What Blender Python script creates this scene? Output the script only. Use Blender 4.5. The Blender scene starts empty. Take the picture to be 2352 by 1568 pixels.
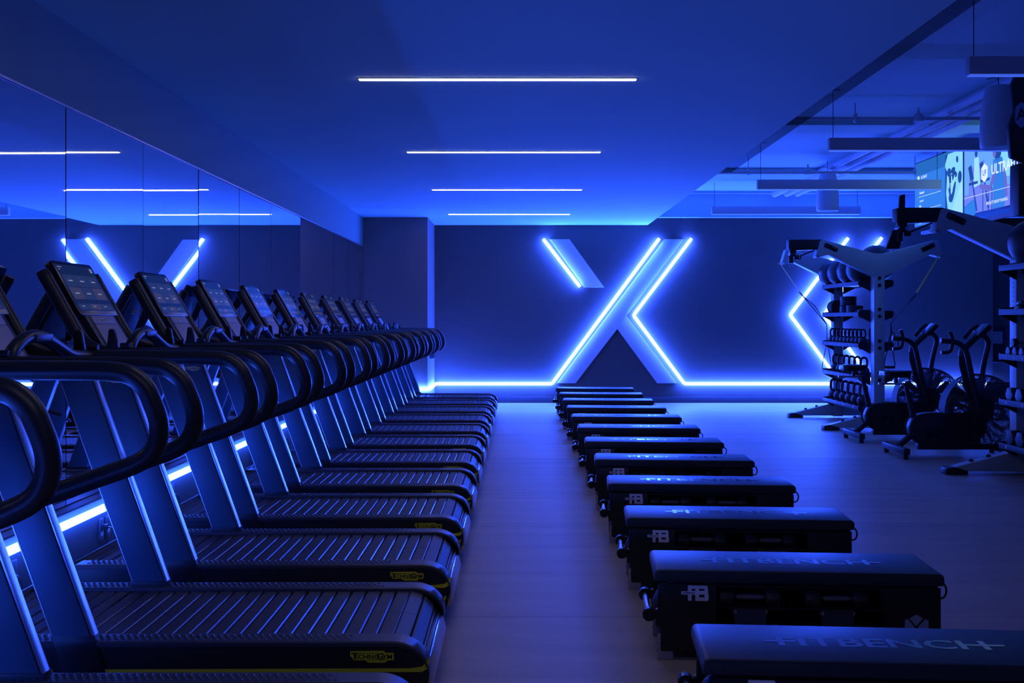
import bpy, bmesh, math, random
from mathutils import Vector, Matrix
random.seed(7)
PI = math.pi
SC = bpy.context.scene
COL = SC.collection

# ------------------------------------------------------------------ camera
F = 2352.0; VX = 1190.0; VY = 733.0; H = 1.35
cam_d = bpy.data.cameras.new('camera'); cam = bpy.data.objects.new('camera', cam_d); COL.objects.link(cam)
cam.location = (0, 0, H); cam.rotation_euler = (PI/2, 0, 0)
cam_d.sensor_width = 36; cam_d.lens = 36.0*F/2352
cam_d.shift_x = -(VX-1176)/2352; cam_d.shift_y = (VY-784)/2352
cam_d.clip_start = 0.05
SC.camera = cam
# ------------------------------------------------------------------ exposure / world
SC.view_settings.view_transform = 'Standard'; SC.view_settings.look = 'None'
SC.view_settings.gamma = 1; SC.view_settings.use_curve_mapping = False
SC.view_settings.exposure = 0.15
SC.cycles.max_bounces = 6; SC.cycles.diffuse_bounces = 4; SC.cycles.glossy_bounces = 4
SC.cycles.sample_clamp_indirect = 4
w = bpy.data.worlds.new('world'); SC.world = w; w.use_nodes = True
w.node_tree.nodes['Background'].inputs[0].default_value = (0.02, 0.06, 0.3, 1)
w.node_tree.nodes['Background'].inputs[1].default_value = 0.02

LED_COL = (0.024, 0.078, 1.0); LED_S = 240.0
BAR_COL = (0.90, 0.78, 1.0); BAR_S = 16.0

# ------------------------------------------------------------------ materials
MATS = {}
def mat(name, col=(.5, .5, .5), rough=.5, metal=0.0, emis=None, es=0.0, bump=0.0, bscale=60, coat=0.0, var=0.0, spec=None):
    if name in MATS: return MATS[name]
    m = bpy.data.materials.new(name); m.use_nodes = True; nt = m.node_tree
    b = nt.nodes['Principled BSDF']
    b.inputs['Base Color'].default_value = (*col, 1); b.inputs['Roughness'].default_value = rough
    b.inputs['Metallic'].default_value = metal
    if spec is not None: b.inputs['Specular IOR Level'].default_value = spec
    if coat: b.inputs['Coat Weight'].default_value = coat; b.inputs['Coat Roughness'].default_value = .1
    if emis:
        b.inputs['Emission Color'].default_value = (*emis, 1); b.inputs['Emission Strength'].default_value = es
    if bump or var:
        tc = nt.nodes.new('ShaderNodeTexCoord'); n = nt.nodes.new('ShaderNodeTexNoise')
        n.inputs['Scale'].default_value = bscale; n.inputs['Detail'].default_value = 4
        nt.links.new(tc.outputs['Object'], n.inputs['Vector'])
        if bump:
            bp = nt.nodes.new('ShaderNodeBump'); bp.inputs['Strength'].default_value = bump; bp.inputs['Distance'].default_value = .004
            nt.links.new(n.outputs['Fac'], bp.inputs['Height']); nt.links.new(bp.outputs['Normal'], b.inputs['Normal'])
        if var:
            mx = nt.nodes.new('ShaderNodeMix'); mx.data_type = 'RGBA'
            mx.inputs['A'].default_value = (*[c*(1-var) for c in col], 1); mx.inputs['B'].default_value = (*[min(1, c*(1+var)) for c in col], 1)
            nt.links.new(n.outputs['Fac'], mx.inputs['Factor']); nt.links.new(mx.outputs['Result'], b.inputs['Base Color'])
    MATS[name] = m; return m

def floor_mat():
    m = bpy.data.materials.new('rubber_floor'); m.use_nodes = True; nt = m.node_tree; L = nt.links
    b = nt.nodes['Principled BSDF']; N = nt.nodes.new
    def math_(op, a, b_=None, c=None):
        n = N('ShaderNodeMath'); n.operation = op
        for i, v in enumerate((a, b_, c)):
            if v is None: continue
            if isinstance(v, (int, float)): n.inputs[i].default_value = v
            else: L.new(v, n.inputs[i])
        return n.outputs[0]
    tc = N('ShaderNodeTexCoord'); sp = N('ShaderNodeSeparateXYZ'); L.new(tc.outputs['Object'], sp.inputs[0])
    t = math_('DIVIDE', math_('SUBTRACT', sp.outputs['Y'], 4.65-1.064*8), 1.064)
    fl = math_('FLOOR', t); fr = math_('FRACT', t)
    seam = math_('MINIMUM', fr, math_('SUBTRACT', 1.0, fr))
    seamm = math_('LESS_THAN', seam, 0.0032)
    wn = N('ShaderNodeTexWhiteNoise'); wn.noise_dimensions = '1D'; L.new(fl, wn.inputs['W'])
    sn = N('ShaderNodeTexNoise'); sn.inputs['Scale'].default_value = 240; sn.inputs['Detail'].default_value = 3; L.new(tc.outputs['Object'], sn.inputs['Vector'])
    mp = N('ShaderNodeMapping'); mp.inputs['Scale'].default_value = (.5, 5, 1); L.new(tc.outputs['Object'], mp.inputs['Vector'])
    bn = N('ShaderNodeTexNoise'); bn.inputs['Scale'].default_value = 1.3; bn.inputs['Detail'].default_value = 4; L.new(mp.outputs[0], bn.inputs['Vector'])
    v = math_('ADD', 0.72, math_('MULTIPLY', wn.outputs['Value'], .22))
    v = math_('ADD', v, math_('MULTIPLY', math_('SUBTRACT', sn.outputs['Fac'], .5), 1.3))
    v = math_('ADD', v, math_('MULTIPLY', math_('SUBTRACT', bn.outputs['Fac'], .5), .5))
    v = math_('MULTIPLY', v, math_('SUBTRACT', 1.0, math_('MULTIPLY', seamm, .45)))
    mx = N('ShaderNodeVectorMath'); mx.operation = 'SCALE'; mx.inputs[0].default_value = (.46, .35, .25); L.new(v, mx.inputs['Scale'])
    L.new(mx.outputs[0], b.inputs['Base Color'])
    b.inputs['Roughness'].default_value = .5
    bp = N('ShaderNodeBump'); bp.inputs['Strength'].default_value = .25; bp.inputs['Distance'].default_value = .003
    L.new(sn.outputs['Fac'], bp.inputs['Height']); L.new(bp.outputs['Normal'], b.inputs['Normal'])
    return m

M_floor = floor_mat()
M_ceil = mat('soffit_paint', (.44, .78, .76), .85, bump=.05, bscale=120)
M_slab = mat('slab_paint', (.48, .72, .72), .8)
M_wallup = mat('wall_paint_pale', (.20, .34, .33), .8, bump=.08, bscale=200)
M_wall = mat('wall_charcoal', (.074, .062, .058), .75, bump=.15, bscale=260, var=.12)
M_dado = mat('wall_dado', (.045, .045, .05), .7, bump=.1, bscale=260)
M_col = mat('column_grey', (.19, .165, .155), .75, bump=.15, bscale=260, var=.1)
M_bb = mat('baseboard_dark', (.045, .045, .06), .6)
M_led = mat('led_blue', (0, 0, 0), .5, emis=LED_COL, es=LED_S)
M_led2 = mat('led_blue_dimmed', (0, 0, 0), .5, emis=(.024, .095, 1), es=52)
M_bar = mat('ceiling_bar', (0, 0, 0), .5, emis=BAR_COL, es=BAR_S)
M_barlow = mat('pendant_diffuser', (.6, .6, .7), .5, emis=(.06, .16, 1), es=.55)
M_mirror = mat('mirror_glass', (.80, .84, .88), .015, 1.0)
M_panelX = mat('sign_panel_white', (.62, .60, .66), .5)
M_black = mat('black_plastic', (.018, .018, .022), .42)
M_blackg = mat('black_gloss', (.012, .012, .016), .22)
M_rail = mat('rail_rubber', (.022, .022, .026), .36)
M_cap = mat('cap_grey', (.075, .075, .085), .42, metal=.3)
M_dots = mat('cap_dots', (.05, .05, .058), .5)
M_slat = mat('slat_rubber', (.05, .052, .06), .52, bump=.1, bscale=300)
M_slatedge = mat('slat_edge', (.085, .085, .10), .33, metal=.5)
M_upr = mat('upright_metal', (.075, .14, .20), .42, metal=.35)
M_uprtrim = mat('upright_trim', (.60, .60, .64), .28, metal=.85)
M_silver = mat('silver', (.65, .65, .68), .25, metal=.95)
M_chrome = mat('chrome', (.8, .8, .82), .12, metal=1.0)
M_yellow = mat('yellow_print', (.88, .80, .03), .5, emis=(.55, .5, .02), es=0.0)
M_scr = mat('screen_glass', (.01, .012, .02), .08, emis=(.004, .010, .035), es=1.0)
M_tile = mat('screen_tile', (.02, .02, .04), .1, emis=(.012, .022, .06), es=1.0)
M_tile2 = mat('screen_tile_warm', (.02, .02, .04), .1, emis=(.030, .030, .055), es=1.0)
M_txt = mat('screen_text', (.05, .05, .05), .1, emis=(.16, .17, .26), es=1.0)
M_ctrl = mat('control_grey', (.40, .38, .42), .5)
M_gold = mat('badge_pale', (.90, .80, .42), .4)
M_pad = mat('bench_vinyl', (.022, .032, .036), .44, bump=.06, bscale=350)
M_padlogo = mat('bench_logo', (.17, .17, .19), .16, metal=.5)
M_body = mat('bench_body', (.010, .010, .013), .42)
M_bodyin = mat('bench_inside', (.02, .022, .03), .6)
M_tag = mat('bench_tag', (.05, .06, .09), .6)
M_print = mat('white_print', (.6, .6, .62), .5)
M_emb = mat('emblem_grey', (.32, .42, .62), .5)
M_ball = mat('ball_rubber', (.03, .03, .036), .4, bump=.5, bscale=180)
M_iron = mat('iron_rubber', (.03, .03, .035), .45)
M_knurl = mat('knurled_steel', (.34, .33, .33), .4, metal=.4, bump=.5, bscale=900)
M_rig = mat('rig_white', (.38, .50, .54), .42)
M_riglip = mat('rig_shelf_lip', (.03, .034, .04), .6, metal=.0)
M_strap = mat('strap_yellow', (.75, .52, .10), .7)
M_strapb = mat('strap_black', (.02, .02, .025), .6)
M_pipe = mat('pipe_paint', (.52, .52, .56), .6)
M_pend = mat('pendant_white', (.60, .60, .64), .45)
M_blade = mat('fan_blade', (.06, .06, .07), .35, metal=.5)
M_dot = mat('lip_dot', (.75, .75, .8), .4)
M_logo = mat('logo_silver', (.92, .90, .92), .4, metal=.25)
M_outlet = mat('outlet_dark', (.06, .06, .08), .4)
M_steel = mat('stainless', (.6, .6, .62), .3, metal=1)
def shade_band_mat():  # part-transparent black, darkens the band beside the soffit like shade
    m = bpy.data.materials.new('shade_band'); m.use_nodes = True; nt = m.node_tree
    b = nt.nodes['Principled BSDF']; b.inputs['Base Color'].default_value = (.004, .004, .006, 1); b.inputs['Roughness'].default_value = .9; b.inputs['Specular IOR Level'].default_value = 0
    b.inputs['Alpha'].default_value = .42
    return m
M_shade = shade_band_mat()
def emit(name, c, s=1.25): return mat(name, (0, 0, 0), .6, emis=c, es=s)

# ------------------------------------------------------------------ mesh helpers
_TXT = {}
def text_geo(s, extr=.0, font_res=2):
    k = (s, extr)
    if k not in _TXT:
        cu = bpy.data.curves.new('t', 'FONT'); cu.body = s; cu.size = 1; cu.resolution_u = font_res
        cu.align_x = 'CENTER'; cu.align_y = 'CENTER'; cu.fill_mode = 'FRONT' if extr == 0 else 'BOTH'; cu.extrude = extr; cu.offset = .02
        o = bpy.data.objects.new('t', cu); COL.objects.link(o)
        bpy.context.view_layer.update()
        me = bpy.data.meshes.new_from_object(o.evaluated_get(bpy.context.evaluated_depsgraph_get()))
        vs = [v.co.copy() for v in me.vertices]; fs = [list(p.vertices) for p in me.polygons]
        bpy.data.objects.remove(o); bpy.data.curves.remove(cu); bpy.data.meshes.remove(me)
        _TXT[k] = (vs, fs)
    return _TXT[k]

def frame(o, u, v):
    u = Vector(u).normalized(); v = Vector(v).normalized(); n = u.cross(v)
    return Matrix(((u.x, v.x, n.x, o[0]), (u.y, v.y, n.y, o[1]), (u.z, v.z, n.z, o[2]), (0, 0, 0, 1)))

def rounded(pts, rad, n=6):
    """round the corners of a closed 2-D polygon; rad scalar or list"""
    out = []; k = len(pts)
    for i in range(k):
        r = rad[i] if isinstance(rad, (list, tuple)) else rad
        p = Vector(pts[i]); a = Vector(pts[i-1]); b = Vector(pts[(i+1) % k])
        if r <= 0: out.append(tuple(p)); continue
        da = (a-p); db = (b-p); la, lb = da.length, db.length
        r2 = min(r, la*.49, lb*.49)
        p0 = p+da/la*r2; p1 = p+db/lb*r2
        for j in range(n+1):
            t = j/n; out.append(tuple(p0*(1-t)**2+p*2*t*(1-t)+p1*t*t))
    return out

def fillet(pts, r, n=6):
    pts = [Vector(p) for p in pts]; out = [pts[0]]
    for i in range(1, len(pts)-1):
        rr = r[i] if isinstance(r, (list, tuple)) else r
        p, a, b = pts[i], pts[i-1], pts[i+1]
        da = a-p; db = b-p; la, lb = da.length, db.length
        r2 = min(rr, la*.5, lb*.5)
        p0 = p+da/la*r2; p1 = p+db/lb*r2
        for j in range(n+1):
            t = j/n; out.append(p0*(1-t)**2+p*2*t*(1-t)+p1*t*t)
    out.append(pts[-1]); return out

def catmull(pts, n=6):
    pts = [Vector(p) for p in pts]; P = [pts[0]*2-pts[1]]+pts+[pts[-1]*2-pts[-2]]; out = []
    for i in range(1, len(P)-2):
        for j in range(n):
            t = j/n; a, b, c, d = P[i-1], P[i], P[i+1], P[i+2]
            out.append(.5*((2*b)+(c-a)*t+(2*a-5*b+4*c-d)*t*t+(-a+3*b-3*c+d)*t**3))
    out.append(pts[-1]); return out

class MB:
    def __init__(s): s.bm = bmesh.new(); s.M = None
    def raw(s, vs, fs, mi=0):
        bv = [s.bm.verts.new(s.M @ Vector(v) if s.M else Vector(v)) for v in vs]
        for f in fs:
            try:
                fc = s.bm.faces.new([bv[i] for i in f]); fc.material_index = mi; fc.smooth = True
            except ValueError: pass
        return s
    def box(s, x0, x1, y0, y1, z0, z1, bev=0, seg=2, mi=0):
        if x0 > x1: x0, x1 = x1, x0
        if y0 > y1: y0, y1 = y1, y0
        if z0 > z1: z0, z1 = z1, z0
        vs = [(x, y, z) for z in (z0, z1) for y in (y0, y1) for x in (x0, x1)]
        fs = [(0, 2, 3, 1), (4, 5, 7, 6), (0, 1, 5, 4), (2, 6, 7, 3), (0, 4, 6, 2), (1, 3, 7, 5)]
        if bev <= 0: return s.raw(vs, fs, mi)
        t = bmesh.new(); bv = [t.verts.new(v) for v in vs]
        for f in fs: t.faces.new([bv[i] for i in f])
        bmesh.ops.bevel(t, geom=list(t.edges), offset=bev, segments=seg, profile=.5, affect='EDGES')
        t.verts.index_update()
        s.raw([v.co.copy() for v in t.verts], [[v.index for v in f.verts] for f in t.faces], mi); t.free(); return s
    def prism(s, poly, axis, a, b, bev=0, seg=2, mi=0):
        """poly of 2-D points; axis 'y': (x,z) extruded a..b; 'x': (y,z); 'z': (x,y)"""
        def P(p, h):
            return {'y': (p[0], h, p[1]), 'x': (h, p[0], p[1]), 'z': (p[0], p[1], h)}[axis]
        n = len(poly)
        vs = [P(p, a) for p in poly]+[P(p, b) for p in poly]
        fs = [list(range(n))[::-1], list(range(n, 2*n))]+[(i, (i+1) % n, n+(i+1) % n, n+i) for i in range(n)]
        t = bmesh.new(); bv = [t.verts.new(v) for v in vs]
        for f in fs: t.faces.new([bv[i] for i in f])
        bmesh.ops.recalc_face_normals(t, faces=list(t.faces))
        if bev > 0:
            t.faces.ensure_lookup_table()
            cap = set(t.faces[0].edges) | set(t.faces[1].edges)
            bmesh.ops.bevel(t, geom=list(cap), offset=bev, segments=seg, profile=.5, affect='EDGES')
        t.verts.index_update()
        s.raw([v.co.copy() for v in t.verts], [[v.index for v in f.verts] for f in t.faces], mi); t.free(); return s
    def tube(s, path, r, n=12, caps=True, mi=0, flat=None):
        path = [Vector(p) for p in path]; k = len(path)
        rs = r if isinstance(r, (list, tuple)) else [r]*k
        tg = [(path[min(i+1, k-1)]-path[max(i-1, 0)]).normalized() for i in range(k)]
        up = Vector((0, 0, 1)) if abs(tg[0].z) < .9 else Vector((0, 1, 0))
        x = up.cross(tg[0]).normalized(); vs = []; fs = []
        for i in range(k):
            if i: x = (x-tg[i]*x.dot(tg[i])).normalized()
            y = tg[i].cross(x)
            for j in range(n):
                a = 2*PI*j/n; q = x*math.cos(a)*rs[i]+y*math.sin(a)*rs[i]*(flat or 1)
                vs.append(path[i]+q)
        for i in range(k-1):
            for j in range(n):
                fs.append((i*n+j, i*n+(j+1) % n, (i+1)*n+(j+1) % n, (i+1)*n+j))
        if caps: fs += [list(range(n))[::-1], list(range((k-1)*n, k*n))]
        return s.raw(vs, fs, mi)
    def cyl(s, a, b, r, n=16, mi=0, r2=None): return s.tube([a, b], [r, r if r2 is None else r2], n, True, mi)
    def lathe(s, prof, o=(0, 0, 0), axis='z', n=24, mi=0):
        vs = []; fs = []; k = len(prof); o = Vector(o)
        for r, h in prof:
            for j in range(n):
                a = 2*PI*j/n; c, d = r*math.cos(a), r*math.sin(a)
                vs.append(o+Vector({'z': (c, d, h), 'x': (h, c, d), 'y': (d, h, c)}[axis]))
        for i in range(k-1):
            for j in range(n): fs.append((i*n+j, i*n+(j+1) % n, (i+1)*n+(j+1) % n, (i+1)*n+j))
        fs += [list(range(n))[::-1], list(range((k-1)*n, k*n))]
        return s.raw(vs, fs, mi)
    def sphere(s, c, r, n=24, mi=0, sz=1.0):
        prof = [(max(1e-4, r*math.sin(PI*i/(n//2))), -r*sz*math.cos(PI*i/(n//2))) for i in range(n//2+1)]
        return s.lathe(prof, c, 'z', n, mi)
    def torus(s, c, R, r, axis='y', n=40, m=8, mi=0, a0=0, a1=2*PI):
        vs = []; fs = []; full = abs(a1-a0-2*PI) < 1e-6; c = Vector(c); kk = n if full else n+1
        for i in range(kk):
            a = a0+(a1-a0)*i/n
            for j in range(m):
                b = 2*PI*j/m; q = R+r*math.cos(b); h = r*math.sin(b)
                vs.append(c+Vector({'y': (q*math.cos(a), h, q*math.sin(a)), 'x': (h, q*math.cos(a), q*math.sin(a)), 'z': (q*math.cos(a), q*math.sin(a), h)}[axis]))
        for i in range(n):
            for j in range(m): fs.append((i*m+j, ((i+1) % kk)*m+j, ((i+1) % kk)*m+(j+1) % m, i*m+(j+1) % m))
        return s.raw(vs, fs, mi)
    def text(s, string, size, o=(0, 0, 0), sx=1.0, extr=0.0, mi=0):
        vs, fs = text_geo(string, extr)
        return s.raw([(o[0]+v.x*size*sx, o[1]+v.y*size, o[2]+v.z*size) for v in vs], fs, mi)
    def build(s, name, m, parent=None, org=(0, 0, 0), flip=False):
        bmesh.ops.recalc_face_normals(s.bm, faces=list(s.bm.faces)) if not flip else None
        me = bpy.data.meshes.new(name); 
        bmesh.ops.translate(s.bm, verts=list(s.bm.verts), vec=-Vector(org))
        s.bm.to_mesh(me); s.bm.free()
        me.set_sharp_from_angle(angle=math.radians(38))
        for q in (m if isinstance(m, (list, tuple)) else [m]): me.materials.append(q)
        o = bpy.data.objects.new(name, me); COL.objects.link(o)
        if parent: o.parent = parent
        return o

def empty(name, loc, rz=0.0):
    o = bpy.data.objects.new(name, None); COL.objects.link(o); o.location = loc; o.rotation_euler = (0, 0, rz)
    o.empty_display_size = .1; return o
def tag(o, label=None, cat=None, group=None, kind=None):
    if label: o['label'] = label
    if cat: o['category'] = cat
    if group: o['group'] = group
    if kind: o['kind'] = kind
    return o
def struct(name, b, m):
    o = b.build(name, m); o['kind'] = 'structure'; return o
def copy_tree(o, parent=None):
    c = o.copy(); COL.objects.link(c)
    if parent: c.parent = parent
    for ch in list(o.children): copy_tree(ch, c)
    return c
def single(b, name, m, label, cat, group=None, loc=(0, 0, 0)):
    """a thing that is one mesh, with its origin at loc"""
    o = b.build(name, m, None, loc); o.location = loc; return tag(o, label, cat, group)
ORD = ['first', 'second', 'third', 'fourth', 'fifth', 'sixth', 'seventh', 'eighth', 'ninth', 'tenth', 'eleventh', 'twelfth']

# ------------------------------------------------------------------ room shell
YW = 16.54; ZC = 2.87; ZS = 3.40; XM = -2.31; XR = 9.6; YB = -2.2; YCOL = 15.26; XCOL = -1.35
struct('floor', MB().box(XM-.2, XR+.2, YB-.2, 19.4, -.12, 0), M_floor)
struct('wall_left', MB().box(XM-.2, XM-.02, YB, YW, 0, ZC, mi=0).box(XM-.02, XM, YB, YCOL, 2.44, ZC, mi=1).box(XM-.02, XM, YB, YCOL, 0, .395, mi=2), [M_wall, M_wallup, M_dado])
struct('wall_far', MB().box(XM-.2, 7.67, YW, YW+.2, 0, ZS), M_wall)
struct('wall_back', MB().box(XM-.2, XR+.2, YB-.2, YB, 0, ZS), M_wall)
struct('wall_right', MB().box(XR, XR+.2, YB, 19.4, 0, ZS), M_wall)
struct('wall_recess', MB().box(7.67, XR, YW+.35, YW+.55, 0, ZS), M_wall)
struct('wall_column', MB().box(XM, XCOL, YCOL, YW, 0, ZC), M_col)
struct('ceiling', MB().box(XM-.2, 2.09, YB, YW, ZC, ZS+.12), M_ceil)
struct('ceiling_upper', MB().box(2.09, XR+.2, YB, 19.4, ZS, ZS+.12), M_slab)
struct('trim_1', MB().box(2.09, XR, YW-.14, YW, 2.985, ZS), M_slab)                      # pale bulkhead above the charcoal wall
struct('trim_2', MB().box(2.09, XR, 13.9, 15.1, 3.32, ZS).box(2.09, XR, 10.5, 10.95, 3.34, ZS), M_slab)   # shallow drop beams
struct('shade_strip', MB().box(2.092, 2.21, 3.5, 10.6, 2.872, 2.876), M_shade)  # added dark see-through strip, stands in for the shadowy band beside the soffit
struct('baseboard_far', MB().box(XCOL, 7.66, YW-.018, YW, 0, .105, bev=.004), M_bb)
struct('baseboard_left', MB().box(XM, XM+.015, YB, YCOL, 0, .09, bev=.004), M_bb)
struct('trim_and_led_shield', MB().box(XM, XM+.075, YB, YCOL-.06, .388, .398).box(XM, XM+.012, YB, YCOL, 2.43, 2.44), M_uprtrim)  # ledge added to keep LED light off the ceiling; thin mirror top trim

# mirror panels, each hung a hair differently
k = 0
y0 = 5.22-1.083*6
while y0 < YCOL-.1:
    y1 = min(y0+1.083, YCOL-.004); yc = (y0+y1)/2
    o = MB().box(XM-.006, XM+.004, y0+.004, y1-.004, .402, 2.428).build('mirror_panel', M_mirror, None, (XM, yc, .402))
    o.location = (XM, yc, .402)
    o.rotation_euler = (0, random.uniform(-.0012, .0012), random.uniform(-.0035, .0035))
    vis = k-5
    if y1 > 4.5:
        lab = 'tall wall mirror panel, ' + ('partly cut off at the left frame edge' if vis <= 0 else '%s full one counted from the camera' % ORD[min(vis-1, 11)] if y1 < YCOL-.1 else 'narrow last one against the grey column')
        if y1-y0 > 1.0 or True:
            tag(o, lab, 'mirror', 'mirror panels along the left wall')
    else: tag(o, 'tall wall mirror panel beside and behind the camera', 'mirror', 'mirror panels along the left wall')
    y0 += 1.083; k += 1

# ------------------------------------------------------------------ LED strips and sign
def wp(px, py, Y=YW-.05): return ((px-VX)*Y/F, Y, H-(py-VY)*Y/F)
def led(path, label, name='led_strip', r=.023, m=None):
    pts = fillet(path, .03, 3)
    return single(MB().tube(pts, r, 10), name, m or M_led, label, 'led light', 'blue led strips')
led([wp(1248, 549), wp(1332, 658)], 'short slanting blue led tube left of the upper arm of the X')
led([wp(1514, 548), wp(1268, 881), (XCOL+.03, YW-.05, wp(0, 881)[2])], 'blue led tube down the long X stroke and left along the wall')
led([wp(1588, 548), wp(1455, 724), wp(1572, 881), wp(1932, 881), wp(1815, 723), wp(1948, 547)], 'blue led tube bent right of the X, then up into a chevron')
led([wp(2025, 546), wp(1892, 723), wp(2010, 881), wp(2275, 881)], 'blue led chevron and low wall run behind the storage rack and bikes')
zl = wp(0, 881)[2]
led([(XCOL+.03, YW-.08, zl), (XCOL+.03, YCOL-.03, zl), (XM+.06, YCOL-.03, zl)], 'blue led strip wrapped round the foot of the grey column')
led([(XM+.03, YCOL-.08, zl), (XM+.03, YB+.1, zl)], 'long blue led strip along the left wall under the mirrors', r=.021, m=M_led2)
def xprism(pxs): 
    b = MB(); b.prism([(wp(x, y)[0], wp(x, y)[2]) for x, y in pxs], 'y', YW-.045, YW-.001, bev=.003); return b
single(xprism([(1527, 549), (1571, 549), (1439, 725), (1555, 880), (1510, 880), (1418, 755), (1322, 880), (1280, 880)]), 'wall_sign', M_panelX, 'pale raised panel forming the main strokes of the big X sign', 'sign', None, (1.7, YW, .3))
single(xprism([(1263, 549), (1308, 549), (1388, 660), (1342, 660)]), 'wall_sign', M_panelX, 'pale raised slanting panel, separate upper left arm of the X sign', 'sign', None, (.9, YW, 1.9))

# ceiling bars
for i, y in enumerate([.92, 3.70, 6.48, 9.30, 12.0, 14.80]):
    r = empty('ceiling_light', (-.13, y, ZC))
    MB().box(-.885, .885, -.026, .026, -.004, .0, bev=.001).build('light_frame', M_ceil, r)
    MB().box(-.875, .875, -.019, .019, -.0075, -.003).build('diffuser', M_bar, r)
    tag(r, ['recessed white ceiling light line overhead, out of frame behind the first', 'recessed white ceiling light line just above the frame',
            'longest glowing ceiling light line, nearest the camera', 'second nearest glowing line light in the blue soffit',
            'third glowing line light in the soffit, second from the far wall', 'shortest glowing ceiling line, nearest the far wall'][i], 'ceiling light', 'line lights in the soffit')

# small dark box on column edge
single(MB().box(-1.35, -1.27, 15.6, 15.68, .75, .86, bev=.006), 'wall_device', M_outlet, 'small dark box on the right side of the grey column', 'wall fixture', None, (-1.31, 15.64, .75))

# outlets with plugs along the left wall
def outlet(y):
    r = empty('wall_outlet', (XM, y, .19))
    b = MB().box(0, .012, -.05, -.005, -.06, .06, bev=.004).box(0, .012, .04, .085, -.06, .06, bev=.004); b.build('plate', M_outlet, r)
    MB().box(.012, .016, -.04, -.015, -.035, -.015).box(.012, .016, .05, .075, -.035, -.015).build('socket', M_ctrl, r)
    MB().box(.012, .045, -.04, -.015, .0, .03, bev=.004).tube(catmull([(.04, -.028, .015), (.075, -.028, .0), (.09, -.03, -.08), (.1, -.03, -.183)]), .005, 8).build('plug', M_black, r)
    return r
o0 = None
for i in range(8):
    y = 4.62+1.066*i
    if o0 is None: o = o0 = outlet(y)
    else: o = copy_tree(o0); o.location = (XM, y, .19)
    tag(o, 'dark double wall outlet with plugged-in cord low on left wall, %s from the camera' % ORD[i], 'outlet', 'outlets behind the treadmills')

# ------------------------------------------------------------------ badge
BADGE = [(0, .05), (.76, 0), (.82, .18), (1, .18), (1, .80), (.86, .82), (.80, 1.02), (.41, 1.0), (.35, .80), (.08, .80), (.04, .55), (0, .48)]
def badge(b, Mx, w, mi_bg, mi_tx, full=True):
    """centred on Mx origin"""
    b.M = Mx; h = w*.27
    b.prism([((x-.5)*w, (.5-y)*h) for x, y in BADGE], 'z', 0, .0012, mi=mi_bg)
    z = .0016
    b.text('T', h*.72, (-.40*w, .03*h, z), 1.2, mi=mi_tx); b.text('ECHNO', h*.52, (-.11*w, -.03*h, z), 1.18, mi=mi_tx)
    b.text('G', h*.74, (.19*w, .0*h, z), 1.15, mi=mi_tx); b.text('YM', h*.55, (.355*w, -.04*h, z), 1.1, mi=mi_tx)
    if full:
        b.box(-.48*w, .14*w, .27*h, .31*h, z-.0004, z, mi=mi_tx); b.box(-.10*w, .30*w, -.30*h, -.26*h, z-.0004, z, mi=mi_tx)
    b.M = None

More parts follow.
